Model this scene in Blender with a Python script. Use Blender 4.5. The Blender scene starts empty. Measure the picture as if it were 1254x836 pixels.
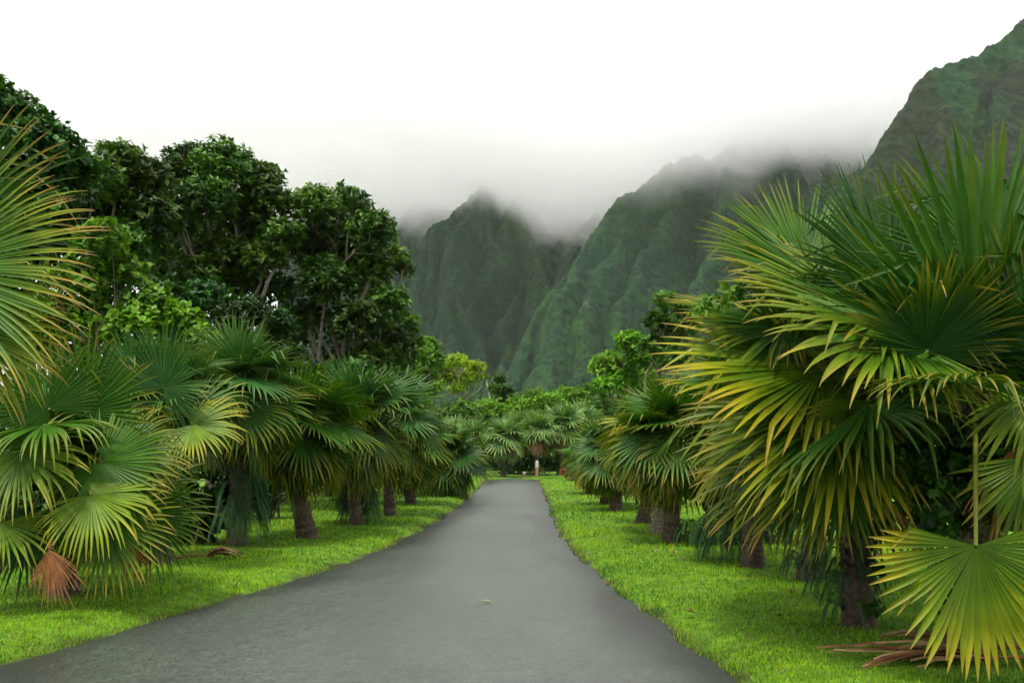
import bpy, math
import numpy as np
R = math.radians
C = bpy.context.scene.collection
S = bpy.context.scene
F, HY, EYE = 1219.0, 541.0, 2.0          # focal length in photo pixels, horizon row, eye height

# ------------------------------------------------------------------ camera
cam = bpy.data.cameras.new('camera'); co = bpy.data.objects.new('camera', cam); C.objects.link(co)
co.location = (0, 0, EYE); co.rotation_euler = (R(90), 0, 0)
cam.lens = 35.0; cam.sensor_width = 36.0; cam.shift_y = (HY - 418) / 1254.0
cam.clip_start = 0.05; cam.clip_end = 6000
S.camera = co

# ------------------------------------------------------------------ light
SUN_EL, SUN_AZ = 66.0, 205.0              # azimuth clockwise from +Y (0 = ahead): behind, a little left
w = bpy.data.worlds.new('World'); S.world = w; w.use_nodes = True
nt = w.node_tree; nt.nodes.clear()
N = nt.nodes.new; Lk = nt.links.new
out = N('ShaderNodeOutputWorld'); bg = N('ShaderNodeBackground'); bg.inputs[1].default_value = 0.1
sky = N('ShaderNodeTexSky'); sky.sky_type = 'NISHITA'; sky.sun_disc = False
sky.sun_elevation = R(SUN_EL); sky.sun_rotation = R(SUN_AZ)
tc = N('ShaderNodeTexCoord'); sx = N('ShaderNodeSeparateXYZ'); Lk(tc.outputs['Generated'], sx.inputs[0])
rp = N('ShaderNodeValToRGB'); rp.color_ramp.elements[0].position = 0.0
for p, c in ((0.0, (.58, .585, .58)), (0.12, (.635, .638, .635)), (0.30, (.70, .70, .70)), (1.0, (1.4, 1.4, 1.4))):
    e = rp.color_ramp.elements[0] if p == 0 else (rp.color_ramp.elements[1] if p == 1.0 else rp.color_ramp.elements.new(p))
    e.position = p; e.color = (*c, 1)
Lk(sx.outputs['Z'], rp.inputs[0])
no = N('ShaderNodeTexNoise'); no.inputs['Scale'].default_value = 2.2; no.inputs['Detail'].default_value = 4
mp = N('ShaderNodeMapping'); mp.inputs['Scale'].default_value = (1, 1, 3.0); Lk(tc.outputs['Generated'], mp.inputs[0]); Lk(mp.outputs[0], no.inputs['Vector'])
mr = N('ShaderNodeMapRange'); mr.inputs[1].default_value = .3; mr.inputs[2].default_value = .7; mr.inputs[3].default_value = 4.35; mr.inputs[4].default_value = 4.85
Lk(no.outputs[0], mr.inputs[0])
sc = N('ShaderNodeVectorMath'); sc.operation = 'SCALE'; Lk(rp.outputs[0], sc.inputs[0]); Lk(mr.outputs[0], sc.inputs['Scale'])
mx = N('ShaderNodeMixRGB'); mx.inputs[0].default_value = 0.93
Lk(sky.outputs[0], mx.inputs[1]); Lk(sc.outputs[0], mx.inputs[2]); Lk(mx.outputs[0], bg.inputs[0]); Lk(bg.outputs[0], out.inputs[0])

sl = bpy.data.lights.new('sun', 'SUN'); sl.energy = 1.5; sl.angle = R(10); sl.color = (1.0, 0.95, 0.86)
so = bpy.data.objects.new('sun', sl); C.objects.link(so)
so.rotation_euler = (R(90 - SUN_EL), 0, R(180 - SUN_AZ))
so.location = (0, 0, 60)

S.view_settings.view_transform = 'Standard'; S.view_settings.look = 'None'
S.view_settings.exposure = 1.7; S.view_settings.gamma = 1.0; S.view_settings.use_curve_mapping = False
cy = S.cycles
cy.max_bounces = 16; cy.diffuse_bounces = 3; cy.glossy_bounces = 2; cy.transmission_bounces = 3; cy.volume_bounces = 14
cy.transparent_max_bounces = 4; cy.volume_step_rate = 1.0; cy.volume_max_steps = 256
cy.use_denoising = True; cy.denoising_prefilter = 'FAST'; cy.denoising_input_passes = 'RGB_ALBEDO_NORMAL'
try: cy.denoiser = 'OPENIMAGEDENOISE'
except Exception: pass
cy.use_adaptive_sampling = True; cy.adaptive_threshold = 0.006
cy.sample_clamp_indirect = 6

# ------------------------------------------------------------------ helpers
rs = np.random.RandomState
def P(px, py, Y): return np.array([(px - 627) / F * Y, Y, EYE - (py - HY) / F * Y])
def G(px, py):
    Y = F * EYE / (py - HY); return np.array([(px - 627) / F * Y, Y, 0.0])
def unit(v): return v / np.maximum(np.linalg.norm(v, axis=-1, keepdims=True), 1e-9)
def sst(a, b, x):
    t = np.clip((x - a) / (b - a), 0, 1); return t * t * (3 - 2 * t)

def _h(ix, iy, iz, seed):
    n = (ix.astype(np.int64) * 374761393 + iy.astype(np.int64) * 668265263 + iz.astype(np.int64) * 2147483647 + seed * 1274126177) & 0xffffffff
    n = ((n ^ (n >> 13)) * 1274126177) & 0xffffffff
    n = ((n ^ (n >> 16)) * 2246822519) & 0xffffffff
    return ((n ^ (n >> 15)) & 0xffffff) / float(0xffffff)
def vnoise(x, y, z=None, seed=0):
    two = z is None; x = np.asarray(x, float); y = np.asarray(y, float); z = np.zeros_like(x) if z is None else np.asarray(z, float)
    xi, yi, zi = np.floor(x), np.floor(y), np.floor(z); f = [x - xi, y - yi, z - zi]; f = [t * t * (3 - 2 * t) for t in f]
    r = 0
    for a in (0, 1):
        for b in (0, 1):
            for c in ((0,) if two else (0, 1)):
                r = r + _h(xi + a, yi + b, zi + c, seed) * (f[0] if a else 1 - f[0]) * (f[1] if b else 1 - f[1]) * (f[2] if c else 1 - f[2])
    return r * 2 - 1

def tag(o, label=None, cat=None, group=None, kind=None):
    for k, v in (('label', label), ('category', cat), ('group', group), ('kind', kind)):
        if v: o[k] = v
    return o
def empty(name, loc, label, cat, group=None):
    o = bpy.data.objects.new(name, None); C.objects.link(o); o.location = tuple(loc); o.empty_display_size = .3
    return tag(o, label, cat, group)

class MB:
    """collects quads and triangles with a colour per vertex; build() links them as ONE mesh object"""
    def __init__(s): s.v = []; s.f = []; s.c = []; s.n = 0
    def add(s, v, f, c):
        v = np.asarray(v, float).reshape(-1, 3); f = np.asarray(f, int)
        c = np.asarray(c, float)
        if c.ndim == 1: c = np.tile(c, (len(v), 1))
        s.v.append(v); s.f.append(f + s.n); s.c.append(c.reshape(-1, 3)); s.n += len(v)
    def build(s, name, mat, parent=None, smooth=False, origin=(0, 0, 0)):
        v = np.concatenate(s.v) - np.asarray(origin, float); c = np.concatenate(s.c)
        me = bpy.data.meshes.new(name)
        me.vertices.add(len(v)); me.vertices.foreach_set('co', v.astype(np.float32).ravel())
        loops = np.concatenate([f.ravel() for f in s.f]).astype(np.int32)
        tot = np.concatenate([np.full(len(f), f.shape[1], np.int32) for f in s.f])
        st = np.concatenate([[0], np.cumsum(tot)[:-1]]).astype(np.int32)
        me.loops.add(len(loops)); me.loops.foreach_set('vertex_index', loops)
        me.polygons.add(len(tot)); me.polygons.foreach_set('loop_start', st); me.polygons.foreach_set('loop_total', tot)
        if smooth: me.polygons.foreach_set('use_smooth', np.ones(len(tot), bool))
        a = me.color_attributes.new('tint', 'FLOAT_COLOR', 'POINT')
        a.data.foreach_set('color', np.concatenate([c, np.ones((len(c), 1))], 1).astype(np.float32).ravel())
        me.update(calc_edges=True)
        me.materials.append(mat)
        o = bpy.data.objects.new(name, me); C.objects.link(o)
        if parent is not None: o.parent = parent
        return o

def tube(mb, pts, rad, col, nseg=8, seed=0, rough=0.0):
    pts = np.asarray(pts, float); rad = np.asarray(rad, float); m = len(pts)
    t = unit(np.gradient(pts, axis=0)); ref = np.array([0.31, 0.95, 0.1])
    ref = np.where(np.abs(t @ ref)[:, None] > .9, np.array([1., 0, 0]), ref)
    u = unit(np.cross(t, ref)); vv = np.cross(t, u)
    a = np.linspace(0, 2 * np.pi, nseg, endpoint=False)
    rr = rad[:, None] * np.ones(nseg)
    if rough: rr = rr * (1 + rough * rs(seed).uniform(-1, 1, rr.shape))
    V = pts[:, None, :] + (np.cos(a)[None, :, None] * u[:, None, :] + np.sin(a)[None, :, None] * vv[:, None, :]) * rr[:, :, None]
    i = np.arange(m - 1)[:, None] * nseg; j = np.arange(nseg)[None, :]; k = (j + 1) % nseg
    f = np.stack([i + j, i + k, i + nseg + k, i + nseg + j], -1).reshape(-1, 4)
    c = np.asarray(col, float)
    if c.ndim == 2: c = np.repeat(c, nseg, 0)
    mb.add(V.reshape(-1, 3), f, c)
    mb.add(V[-1], np.array([list(range(nseg))]), c[-1] if c.ndim == 2 else c)

def spline(pts, n):
    """Catmull-Rom through points"""
    p = np.asarray(pts, float); p = np.vstack([2 * p[0] - p[1], p, 2 * p[-1] - p[-2]])
    s = np.linspace(0, len(p) - 3 - 1e-6, n); i = s.astype(int); t = (s - i)[:, None]
    a, b, c, d = p[i], p[i + 1], p[i + 2], p[i + 3]
    return .5 * (2 * b + (c - a) * t + (2 * a - 5 * b + 4 * c - d) * t ** 2 + (3 * b - a - 3 * c + d) * t ** 3)

# ------------------------------------------------------------------ materials
def mat_leaf(name, rough=.42, trans=.28, spec=.45, vary=.25, nscale=6.0):
    m = bpy.data.materials.new(name); m.use_nodes = True; t = m.node_tree; t.nodes.clear(); n = t.nodes.new; l = t.links.new
    o = n('ShaderNodeOutputMaterial'); p = n('ShaderNodeBsdfPrincipled'); tr = n('ShaderNodeBsdfTranslucent'); mix = n('ShaderNodeMixShader')
    at = n('ShaderNodeAttribute'); at.attribute_name = 'tint'
    c = n('ShaderNodeTexCoord'); nz = n('ShaderNodeTexNoise'); nz.inputs['Scale'].default_value = nscale; nz.inputs['Detail'].default_value = 3
    l(c.outputs['Object'], nz.inputs['Vector'])
    r = n('ShaderNodeMapRange'); r.inputs[1].default_value = .3; r.inputs[2].default_value = .7; r.inputs[3].default_value = 1 - vary; r.inputs[4].default_value = 1 + vary
    l(nz.outputs[0], r.inputs[0])
    s = n('ShaderNodeVectorMath'); s.operation = 'SCALE'; l(at.outputs['Color'], s.inputs[0]); l(r.outputs[0], s.inputs['Scale'])
    l(s.outputs[0], p.inputs['Base Color'])
    p.inputs['Roughness'].default_value = rough; p.inputs['Specular IOR Level'].default_value = spec
    g = n('ShaderNodeVectorMath'); g.operation = 'MULTIPLY'; g.inputs[1].default_value = (1.25, 1.35, .6); l(s.outputs[0], g.inputs[0]); l(g.outputs[0], tr.inputs[0])
    mix.inputs[0].default_value = trans; l(p.outputs[0], mix.inputs[1]); l(tr.outputs[0], mix.inputs[2]); l(mix.outputs[0], o.inputs[0])
    return m
def mat_rough(name, scale=14.0, bump=.5, lo=.55, hi=1.35, rough=.85, dist=.03):
    m = bpy.data.materials.new(name); m.use_nodes = True; t = m.node_tree; n = t.nodes.new; l = t.links.new; p = t.nodes['Principled BSDF']
    at = n('ShaderNodeAttribute'); at.attribute_name = 'tint'; c = n('ShaderNodeTexCoord')
    nz = n('ShaderNodeTexNoise'); nz.inputs['Scale'].default_value = scale; nz.inputs['Detail'].default_value = 6; l(c.outputs['Object'], nz.inputs['Vector'])
    r = n('ShaderNodeMapRange'); r.inputs[1].default_value = .3; r.inputs[2].default_value = .7; r.inputs[3].default_value = lo; r.inputs[4].default_value = hi
    l(nz.outputs[0], r.inputs[0])
    s = n('ShaderNodeVectorMath'); s.operation = 'SCALE'; l(at.outputs['Color'], s.inputs[0]); l(r.outputs[0], s.inputs['Scale']); l(s.outputs[0], p.inputs['Base Color'])
    b = n('ShaderNodeBump'); b.inputs['Strength'].default_value = bump; b.inputs['Distance'].default_value = dist; l(nz.outputs[0], b.inputs['Height']); l(b.outputs[0], p.inputs['Normal'])
    p.inputs['Roughness'].default_value = rough; p.inputs['Specular IOR Level'].default_value = .25
    return m
M_frond = mat_leaf('palm_leaf', .40, .18, .2, .18, 5)
M_dead = mat_leaf('dried_leaf', .7, .15, .2, .35, 9)
M_leaf = mat_leaf('broad_leaf', .5, .28, .2, .3, 1.2)
M_leafd = mat_leaf('dark_leaf', .45, .2, .25, .3, 2.0)
M_grass = mat_leaf('grass_blade', .55, .35, .25, .25, .8)
M_bark = mat_rough('bark', 9.0, .8)
M_palmbark = mat_rough('palm_bark', 22.0, .9, .45, 1.5)
M_stem = mat_rough('stem', 30, .2, .8, 1.2, .5)
M_mount = mat_rough('mountain_cover', .22, .9, .55, 1.5, .95, 3.0)
M_ground = mat_rough('lawn_soil', 5.0, .6, .6, 1.4, .95, .02)

# asphalt
M_road = bpy.data.materials.new('asphalt'); M_road.use_nodes = True
t = M_road.node_tree; n = t.nodes.new; l = t.links.new; p = t.nodes['Principled BSDF']
c = n('ShaderNodeTexCoord'); at = n('ShaderNodeAttribute'); at.attribute_name = 'tint'
n1 = n('ShaderNodeTexNoise'); n1.inputs['Scale'].default_value = 34; n1.inputs['Detail'].default_value = 5; n1.inputs['Roughness'].default_value = .7
n2 = n('ShaderNodeTexNoise'); n2.inputs['Scale'].default_value = .55; n2.inputs['Detail'].default_value = 5
mpp = n('ShaderNodeMapping'); mpp.inputs['Scale'].default_value = (1.2, .5, 1); l(c.outputs['Object'], mpp.inputs[0]); l(mpp.outputs[0], n2.inputs['Vector']); l(c.outputs['Object'], n1.inputs['Vector'])
r1 = n('ShaderNodeMapRange'); r1.inputs[1].default_value = .32; r1.inputs[2].default_value = .68; r1.inputs[3].default_value = .25; r1.inputs[4].default_value = 1.75; l(n1.outputs[0], r1.inputs[0])
r2 = n('ShaderNodeMapRange'); r2.inputs[1].default_value = .3; r2.inputs[2].default_value = .7; r2.inputs[3].default_value = .80; r2.inputs[4].default_value = 1.2; l(n2.outputs[0], r2.inputs[0])
n3 = n('ShaderNodeTexNoise'); n3.inputs['Scale'].default_value = 9; n3.inputs['Detail'].default_value = 6; n3.inputs['Roughness'].default_value = .75; l(c.outputs['Object'], n3.inputs['Vector'])
r3 = n('ShaderNodeMapRange'); r3.inputs[1].default_value = .3; r3.inputs[2].default_value = .7; r3.inputs[3].default_value = .62; r3.inputs[4].default_value = 1.38; l(n3.outputs[0], r3.inputs[0])
m3 = n('ShaderNodeMath'); m3.operation = 'MULTIPLY'; l(r1.outputs[0], m3.inputs[0]); l(r3.outputs[0], m3.inputs[1])
mu = n('ShaderNodeMath'); mu.operation = 'MULTIPLY'; l(m3.outputs[0], mu.inputs[0]); l(r2.outputs[0], mu.inputs[1])
s = n('ShaderNodeVectorMath'); s.operation = 'SCALE'; l(at.outputs['Color'], s.inputs[0]); l(mu.outputs[0], s.inputs['Scale']); l(s.outputs[0], p.inputs['Base Color'])
b = n('ShaderNodeBump'); b.inputs['Strength'].default_value = .5; b.inputs['Distance'].default_value = .006; l(n1.outputs[0], b.inputs['Height']); l(b.outputs[0], p.inputs['Normal'])
p.inputs['Roughness'].default_value = .36; p.inputs['Specular IOR Level'].default_value = .5

# ------------------------------------------------------------------ road and ground
LE = [(-420, 925), (-190, 868), (0, 816), (100, 788), (200, 757), (300, 729), (380, 705), (430, 689), (490, 664), (530, 643), (560, 623), (580, 604), (590, 594), (598, 587)]
RE = [(1115, 980), (985, 890), (905, 836), (860, 803), (820, 774), (790, 750), (760, 727), (730, 702), (700, 673), (685, 654), (676, 634), (668, 610), (661, 592), (657, 587)]
le = np.array([G(*a) for a in LE]); re_ = np.array([G(*a) for a in RE])
def xl(Y): return np.interp(Y, le[:, 1], le[:, 0]) + np.where(Y < le[0, 1], (le[1, 0] - le[0, 0]) / (le[1, 1] - le[0, 1]) * (np.minimum(Y, le[0, 1]) - le[0, 1]), 0) * 0.5
def xr(Y): return np.interp(Y, re_[:, 1], re_[:, 0]) + np.where(Y < re_[0, 1], (re_[1, 0] - re_[0, 0]) / (re_[1, 1] - re_[0, 1]) * (np.minimum(Y, re_[0, 1]) - re_[0, 1]), 0) * 0.5
YEND = le[-1, 1]
def smooth_edge(fn):
    ys = np.arange(-40, YEND + .01, .1); xs = fn(ys); k = np.hanning(25); k /= k.sum()
    xs2 = np.convolve(np.pad(xs, 12, 'edge'), k, 'valid'); return lambda Y: np.interp(Y, ys, xs2)
XL, XR = smooth_edge(xl), smooth_edge(xr)
def edge_wob(Y, s): return .05 * vnoise(Y * .9, 0 * Y, seed=s) + .035 * vnoise(Y * 3.3, 0 * Y, seed=s + 1)
def lawn_z(x, Y):
    d = np.where(Y < YEND + .6, np.maximum(XL(Y) - x, x - XR(Y)), Y - YEND)
    lip = np.where(x < 0, .10, .05)
    z = -.03 + (.03 + lip) * sst(-.02, .55, d) + np.where(d > 0, .05 * vnoise(x * .35, Y * .35, seed=3) * sst(.3, 3, d), 0)
    return z + .9 * sst(75, 140, Y) * 0 + sst(120, 420, Y) * 3.0

def build_ground():
    ys = np.concatenate([[-120, -60, -40], np.arange(-20, 4, 2.0), np.arange(4, 60, .2), np.arange(60, 120, 4.0), [140, 180, 240, 300, 380, 480, 700, 1000, 1350]])
    offs = np.array([0, .06, .12, .2, .3, .45, .6, .9, 1.3, 2, 3, 4.5, 6.5, 9, 13, 20, 35, 70, 150, 320, 700])
    rows = []
    for Y in ys:
        a = np.array([min(Y, YEND)]); L_ = float(XL(a)[0]); R_ = float(XR(a)[0])
        xs = np.concatenate([L_ - offs[::-1], [L_ + .25, (L_ + R_) / 2, R_ - .25], R_ + offs])
        rows.append(np.stack([xs, np.full_like(xs, Y), lawn_z(xs, np.full_like(xs, Y))], -1))
    V = np.array(rows); m, k = V.shape[:2]
    i = np.arange(m - 1)[:, None] * k; j = np.arange(k - 1)[None, :]
    f = np.stack([i + j, i + j + 1, i + k + j + 1, i + k + j], -1).reshape(-1, 4)
    v = V.reshape(-1, 3); d = np.maximum(XL(np.minimum(v[:, 1], YEND)) - v[:, 0], v[:, 0] - XR(np.minimum(v[:, 1], YEND)))
    d = np.where(v[:, 1] > YEND, 1, d)
    soil = np.array([.026, .021, .011]); lawn = np.array([.07, .15, .004])
    t = sst(.03, .28, d + .12 * vnoise(v[:, 0] * 3, v[:, 1] * 3, seed=9))[:, None]
    mb = MB(); mb.add(v, f, soil * (1 - t) + lawn * t)
    tag(mb.build('ground', M_ground, smooth=True), kind='structure')
build_ground()

def build_road():
    ys = np.concatenate([np.arange(-30, 3, 1.5), np.arange(3, YEND, .15)])
    us = np.concatenate([np.linspace(0, .1, 5), np.linspace(.14, .86, 12), np.linspace(.9, 1, 5)])
    a = XL(ys) + edge_wob(ys, 20); b = XR(ys) + edge_wob(ys, 30)
    X = a[:, None] + (b - a)[:, None] * us; Yg = np.repeat(ys[:, None], len(us), 1)
    crown = .05 * np.sin(np.pi * us)[None, :]
    V = np.stack([X, Yg, .004 + crown + 0 * X], -1); m, k = V.shape[:2]
    i = np.arange(m - 1)[:, None] * k; j = np.arange(k - 1)[None, :]
    f = np.stack([i + j, i + j + 1, i + k + j + 1, i + k + j], -1).reshape(-1, 4)
    d = np.minimum(X - a[:, None], b[:, None] - X)                      # worn darker margin, as on the real asphalt
    wv = sst(.05, .9, d + .35 * vnoise(X * .8, Yg * .5, seed=41) + .2 * vnoise(X * 3, Yg * 2, seed=42))[..., None]
    col = np.array([.020, .025, .020]) * (1 - wv) + np.array([.049, .061, .047]) * wv
    mb = MB(); mb.add(V.reshape(-1, 3), f, col.reshape(-1, 3))
    tag(mb.build('road', M_road, smooth=True), kind='structure')
build_road()

# ------------------------------------------------------------------ mountain
def build_mountain():
    ridges = [  # (px, py, distance) along each crest, slope beside it
        (2.0, [(1420, -60, 600), (1330, -10, 570), (1254, 32, 540), (1200, 66, 525), (1150, 86, 515), (1112, 105, 505), (1088, 140, 495), (1060, 180, 480), (1035, 225, 465), (1005, 290, 440), (970, 370, 410), (930, 470, 375)]),
        (2.5, [(1254, 32, 540), (1235, 120, 490), (1200, 220, 450), (1160, 330, 410), (1100, 440, 370)]),
        (2.5, [(1150, 86, 515), (1140, 170, 475), (1110, 270, 430), (1060, 380, 390)]),
        (2.5, [(1080, 140, 920), (1000, 160, 860), (960, 168, 820), (905, 178, 780), (870, 196, 760), (832, 192, 735), (803, 212, 710), (772, 238, 690), (753, 262, 670), (727, 306, 630), (690, 358, 585), (674, 415, 545), (668, 478, 500)]),
        (2.8, [(832, 192, 735), (815, 250, 690), (790, 310, 650), (770, 370, 600), (755, 440, 550), (748, 490, 520)]),
        (2.8, [(905, 178, 780), (890, 220, 720), (870, 280, 670), (850, 350, 620), (830, 430, 560)]),
        (2.9, [(772, 238, 690), (760, 300, 650), (725, 370, 590), (710, 430, 550), (702, 480, 520)]),
        (3.0, [(700, 335, 640), (681, 356, 620), (666, 368, 605), (647, 402, 580), (628, 462, 540), (622, 490, 520)]),
        (2.6, [(960, 168, 820), (950, 230, 740), (930, 300, 660), (900, 380, 590)]),
        (2.6, [(1000, 160, 860), (1010, 230, 740), (985, 300, 650)]),
        (2.5, [(610, 216, 1000), (590, 222, 930), (541, 270, 880), (531, 283, 870), (500, 328, 840), (480, 390, 800), (470, 440, 770)]),
        (2.8, [(590, 222, 930), (575, 262, 870), (563, 282, 850), (566, 340, 800), (575, 400, 740), (585, 470, 690)]),
        (2.8, [(640, 225, 990), (630, 258, 920), (612, 310, 850), (600, 350, 810), (580, 400, 760), (560, 440, 720), (545, 480, 690)]),
        (2.8, [(630, 258, 920), (655, 300, 860), (668, 345, 800), (660, 400, 740), (640, 450, 690)]),
        (2.8, [(541, 270, 880), (535, 340, 810), (528, 410, 740), (520, 460, 700)]),
        (2.5, [(300, 225, 1300), (380, 235, 1200), (440, 238, 1150), (467, 243, 1120), (485, 290, 1060), (490, 340, 1010), (485, 400, 950)]),
        (2.5, [(540, 228, 1180), (515, 240, 1130), (505, 262, 1110), (500, 310, 1050)]),
        (1.6, [(330, 215, 1290), (380, 236, 1280), (420, 222, 1265), (455, 240, 1250), (490, 226, 1240), (520, 240, 1230), (560, 224, 1190), (620, 238, 1150), (660, 224, 1110), (720, 238, 1080), (850, 190, 1030), (1000, 165, 980), (1120, 140, 940)]),
        (2.5, [(700, 225, 1060), (700, 255, 960), (712, 300, 840)]),
        (2.5, [(760, 215, 1040), (755, 250, 900), (745, 290, 790)]),
        (2.8, [(640, 250, 930), (642, 330, 850), (628, 400, 770), (606, 450, 700), (596, 488, 640)]),
        (2.8, [(655, 300, 860), (684, 360, 780), (672, 420, 710), (650, 478, 640)]),
        (2.8, [(575, 262, 870), (556, 330, 800), (548, 400, 730), (552, 470, 670)]),
        (2.8, [(531, 283, 870), (515, 360, 790), (505, 430, 720)]),
        (2.8, [(590, 222, 930), (602, 290, 870), (590, 360, 800), (572, 430, 730), (566, 480, 680)]),
        (2.6, [(720, 262, 900), (716, 300, 820), (700, 350, 740), (692, 420, 670), (686, 480, 610)]),
        (2.6, [(1080, 140, 900), (1060, 190, 800), (1020, 250, 700), (1000, 320, 620)]),
    ]
    px = np.linspace(340, 1480, 1000); Ys = 335 * (1340 / 335.) ** np.linspace(0, 1, 720)
    Yg, Pg = np.meshgrid(Ys, px, indexing='ij'); X = (Pg - 627) / F * Yg; Yw = Yg.copy()
    Xd = X + 9 * vnoise(X / 60, Yw / 60, seed=5) + 4 * vnoise(X / 22, Yw / 22, seed=6)
    Yd = Yw + 9 * vnoise(X / 60, Yw / 60, seed=7) + 4 * vnoise(X / 22, Yw / 22, seed=8)
    Z = -3 + np.maximum(Yw - 450, 0) * .12
    for q, (k, line) in enumerate(ridges):
        pts = np.array([P(*a) for a in line]); s0 = 0
        best = np.full_like(Z, -1e9)
        for a, b in zip(pts[:-1], pts[1:]):
            d = b - a; L2 = d[0] ** 2 + d[1] ** 2; Ls = math.sqrt(L2)
            t = np.clip(((Xd - a[0]) * d[0] + (Yd - a[1]) * d[1]) / L2, 0, 1)
            dx = Xd - a[0] - t * d[0]; dy = Yd - a[1] - t * d[1]; dist = np.hypot(dx, dy); dist = np.sqrt(dist ** 2 + 16) - 4
            side = np.sign(dx * d[1] - dy * d[0]); s = s0 + t * Ls
            sw = s + 6 * vnoise(dist / 25, s / 40, seed=60 + q)
            fl = (1 - np.abs(vnoise(sw / 21, side * 3.3 + .5, seed=q))) - .5          # gullies run down from the crest
            fl2 = (1 - np.abs(vnoise(sw / 8.5, side * 5.3 + .5, seed=q + 40))) - .5
            dd = np.minimum(dist / 45, 1)
            z = a[2] + t * d[2] - k * dist * (1 - .12 * np.minimum(dist / 120, 1)) + dd * (36 * fl * (1 + .5 * vnoise(s / 60, side + .5, seed=90 + q)) + 20 * fl2)
            best = np.maximum(best, z); s0 += Ls
        Z = np.maximum(Z, best)
    veg = np.abs(vnoise(X / 5.5, Yw / 5.5, Z / 5.5, seed=11)) * 2.4 + vnoise(X / 2.2, Yw / 2.2, Z / 2.2, seed=12) * 1.5
    Zf = Z + 3.0 * vnoise(X / 14, Yw / 14, Z / 18, seed=13) + veg * sst(-1, 8, Z)
    Zf = np.where(Yg < 350, np.minimum(Zf, -3 + (Yg - 335) * .6 + 0 * Zf), Zf)
    Vv = np.stack([X, Yw, Zf], -1); m, k_ = X.shape
    i = np.arange(m - 1)[:, None] * k_; j = np.arange(k_ - 1)[None, :]
    f = np.stack([i + j, i + j + 1, i + k_ + j + 1, i + k_ + j], -1).reshape(-1, 4)
    a = vnoise(X / 40, Yw / 40, Z / 40, seed=21) * .5 + vnoise(X / 9, Yw / 9, Z / 9, seed=22) * .5
    b = vnoise(X / 3.5, Yw / 3.5, Z / 3.5, seed=23)
    g = np.array([.004, .024, .008]); y = np.array([.014, .043, .006]); br = np.array([.011, .013, .006]); rk = np.array([.22, .2, .17])
    ta = sst(-.35, .65, .7 * a + .6 * b)[..., None]; col = g * (1 - ta) + y * ta
    east = sst(.42, .52, X / Yw * 1.0)[..., None] * 0 + sst(140, 190, X)[..., None] * sst(-.5, .4, vnoise(X / 25, Yw / 25, Z / 35, seed=24) + .2)[..., None] * (Yw < 640)[..., None]
    col = col * (1 - .75 * east) + br * .75 * east
    rock = sst(.70, .85, vnoise(X / 11, Yw / 11, Z / 26, seed=25))[..., None] * sst(.1, .5, vnoise(X / 5, Yw / 5, Z / 12, seed=26))[..., None] * .3
    col = col * (1 - rock) + rk * rock
    mb = MB(); mb.add(Vv.reshape(-1, 3), f, col.reshape(-1, 3))
    tag(mb.build('mountain', M_mount, smooth=True), kind='structure')
build_mountain()

def box(name, lo, hi, mat):
    lo, hi = np.array(lo, float), np.array(hi, float)
    v = [[(lo, hi)[a][0], (lo, hi)[b][1], (lo, hi)[c_][2]] for a in (0, 1) for b in (0, 1) for c_ in (0, 1)]
    f = [[0, 1, 3, 2], [4, 6, 7, 5], [0, 4, 5, 1], [2, 3, 7, 6], [0, 2, 6, 4], [1, 5, 7, 3]]
    me = bpy.data.meshes.new(name); me.from_pydata(v, [], f); me.materials.append(mat)
    o = bpy.data.objects.new(name, me); C.objects.link(o); return o
def build_haze():
    m = bpy.data.materials.new('air'); m.use_nodes = True; t = m.node_tree; t.nodes.clear()
    o = t.nodes.new('ShaderNodeOutputMaterial'); v = t.nodes.new('ShaderNodeVolumePrincipled')
    v.inputs['Color'].default_value = (.92, .97, .98, 1); v.inputs['Density'].default_value = .00005; v.inputs['Anisotropy'].default_value = .1
    t.links.new(v.outputs[0], o.inputs['Volume'])
    tag(box('haze', (-1000, -200, -6), (1250, 1420, 430), m), kind='stuff')
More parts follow.
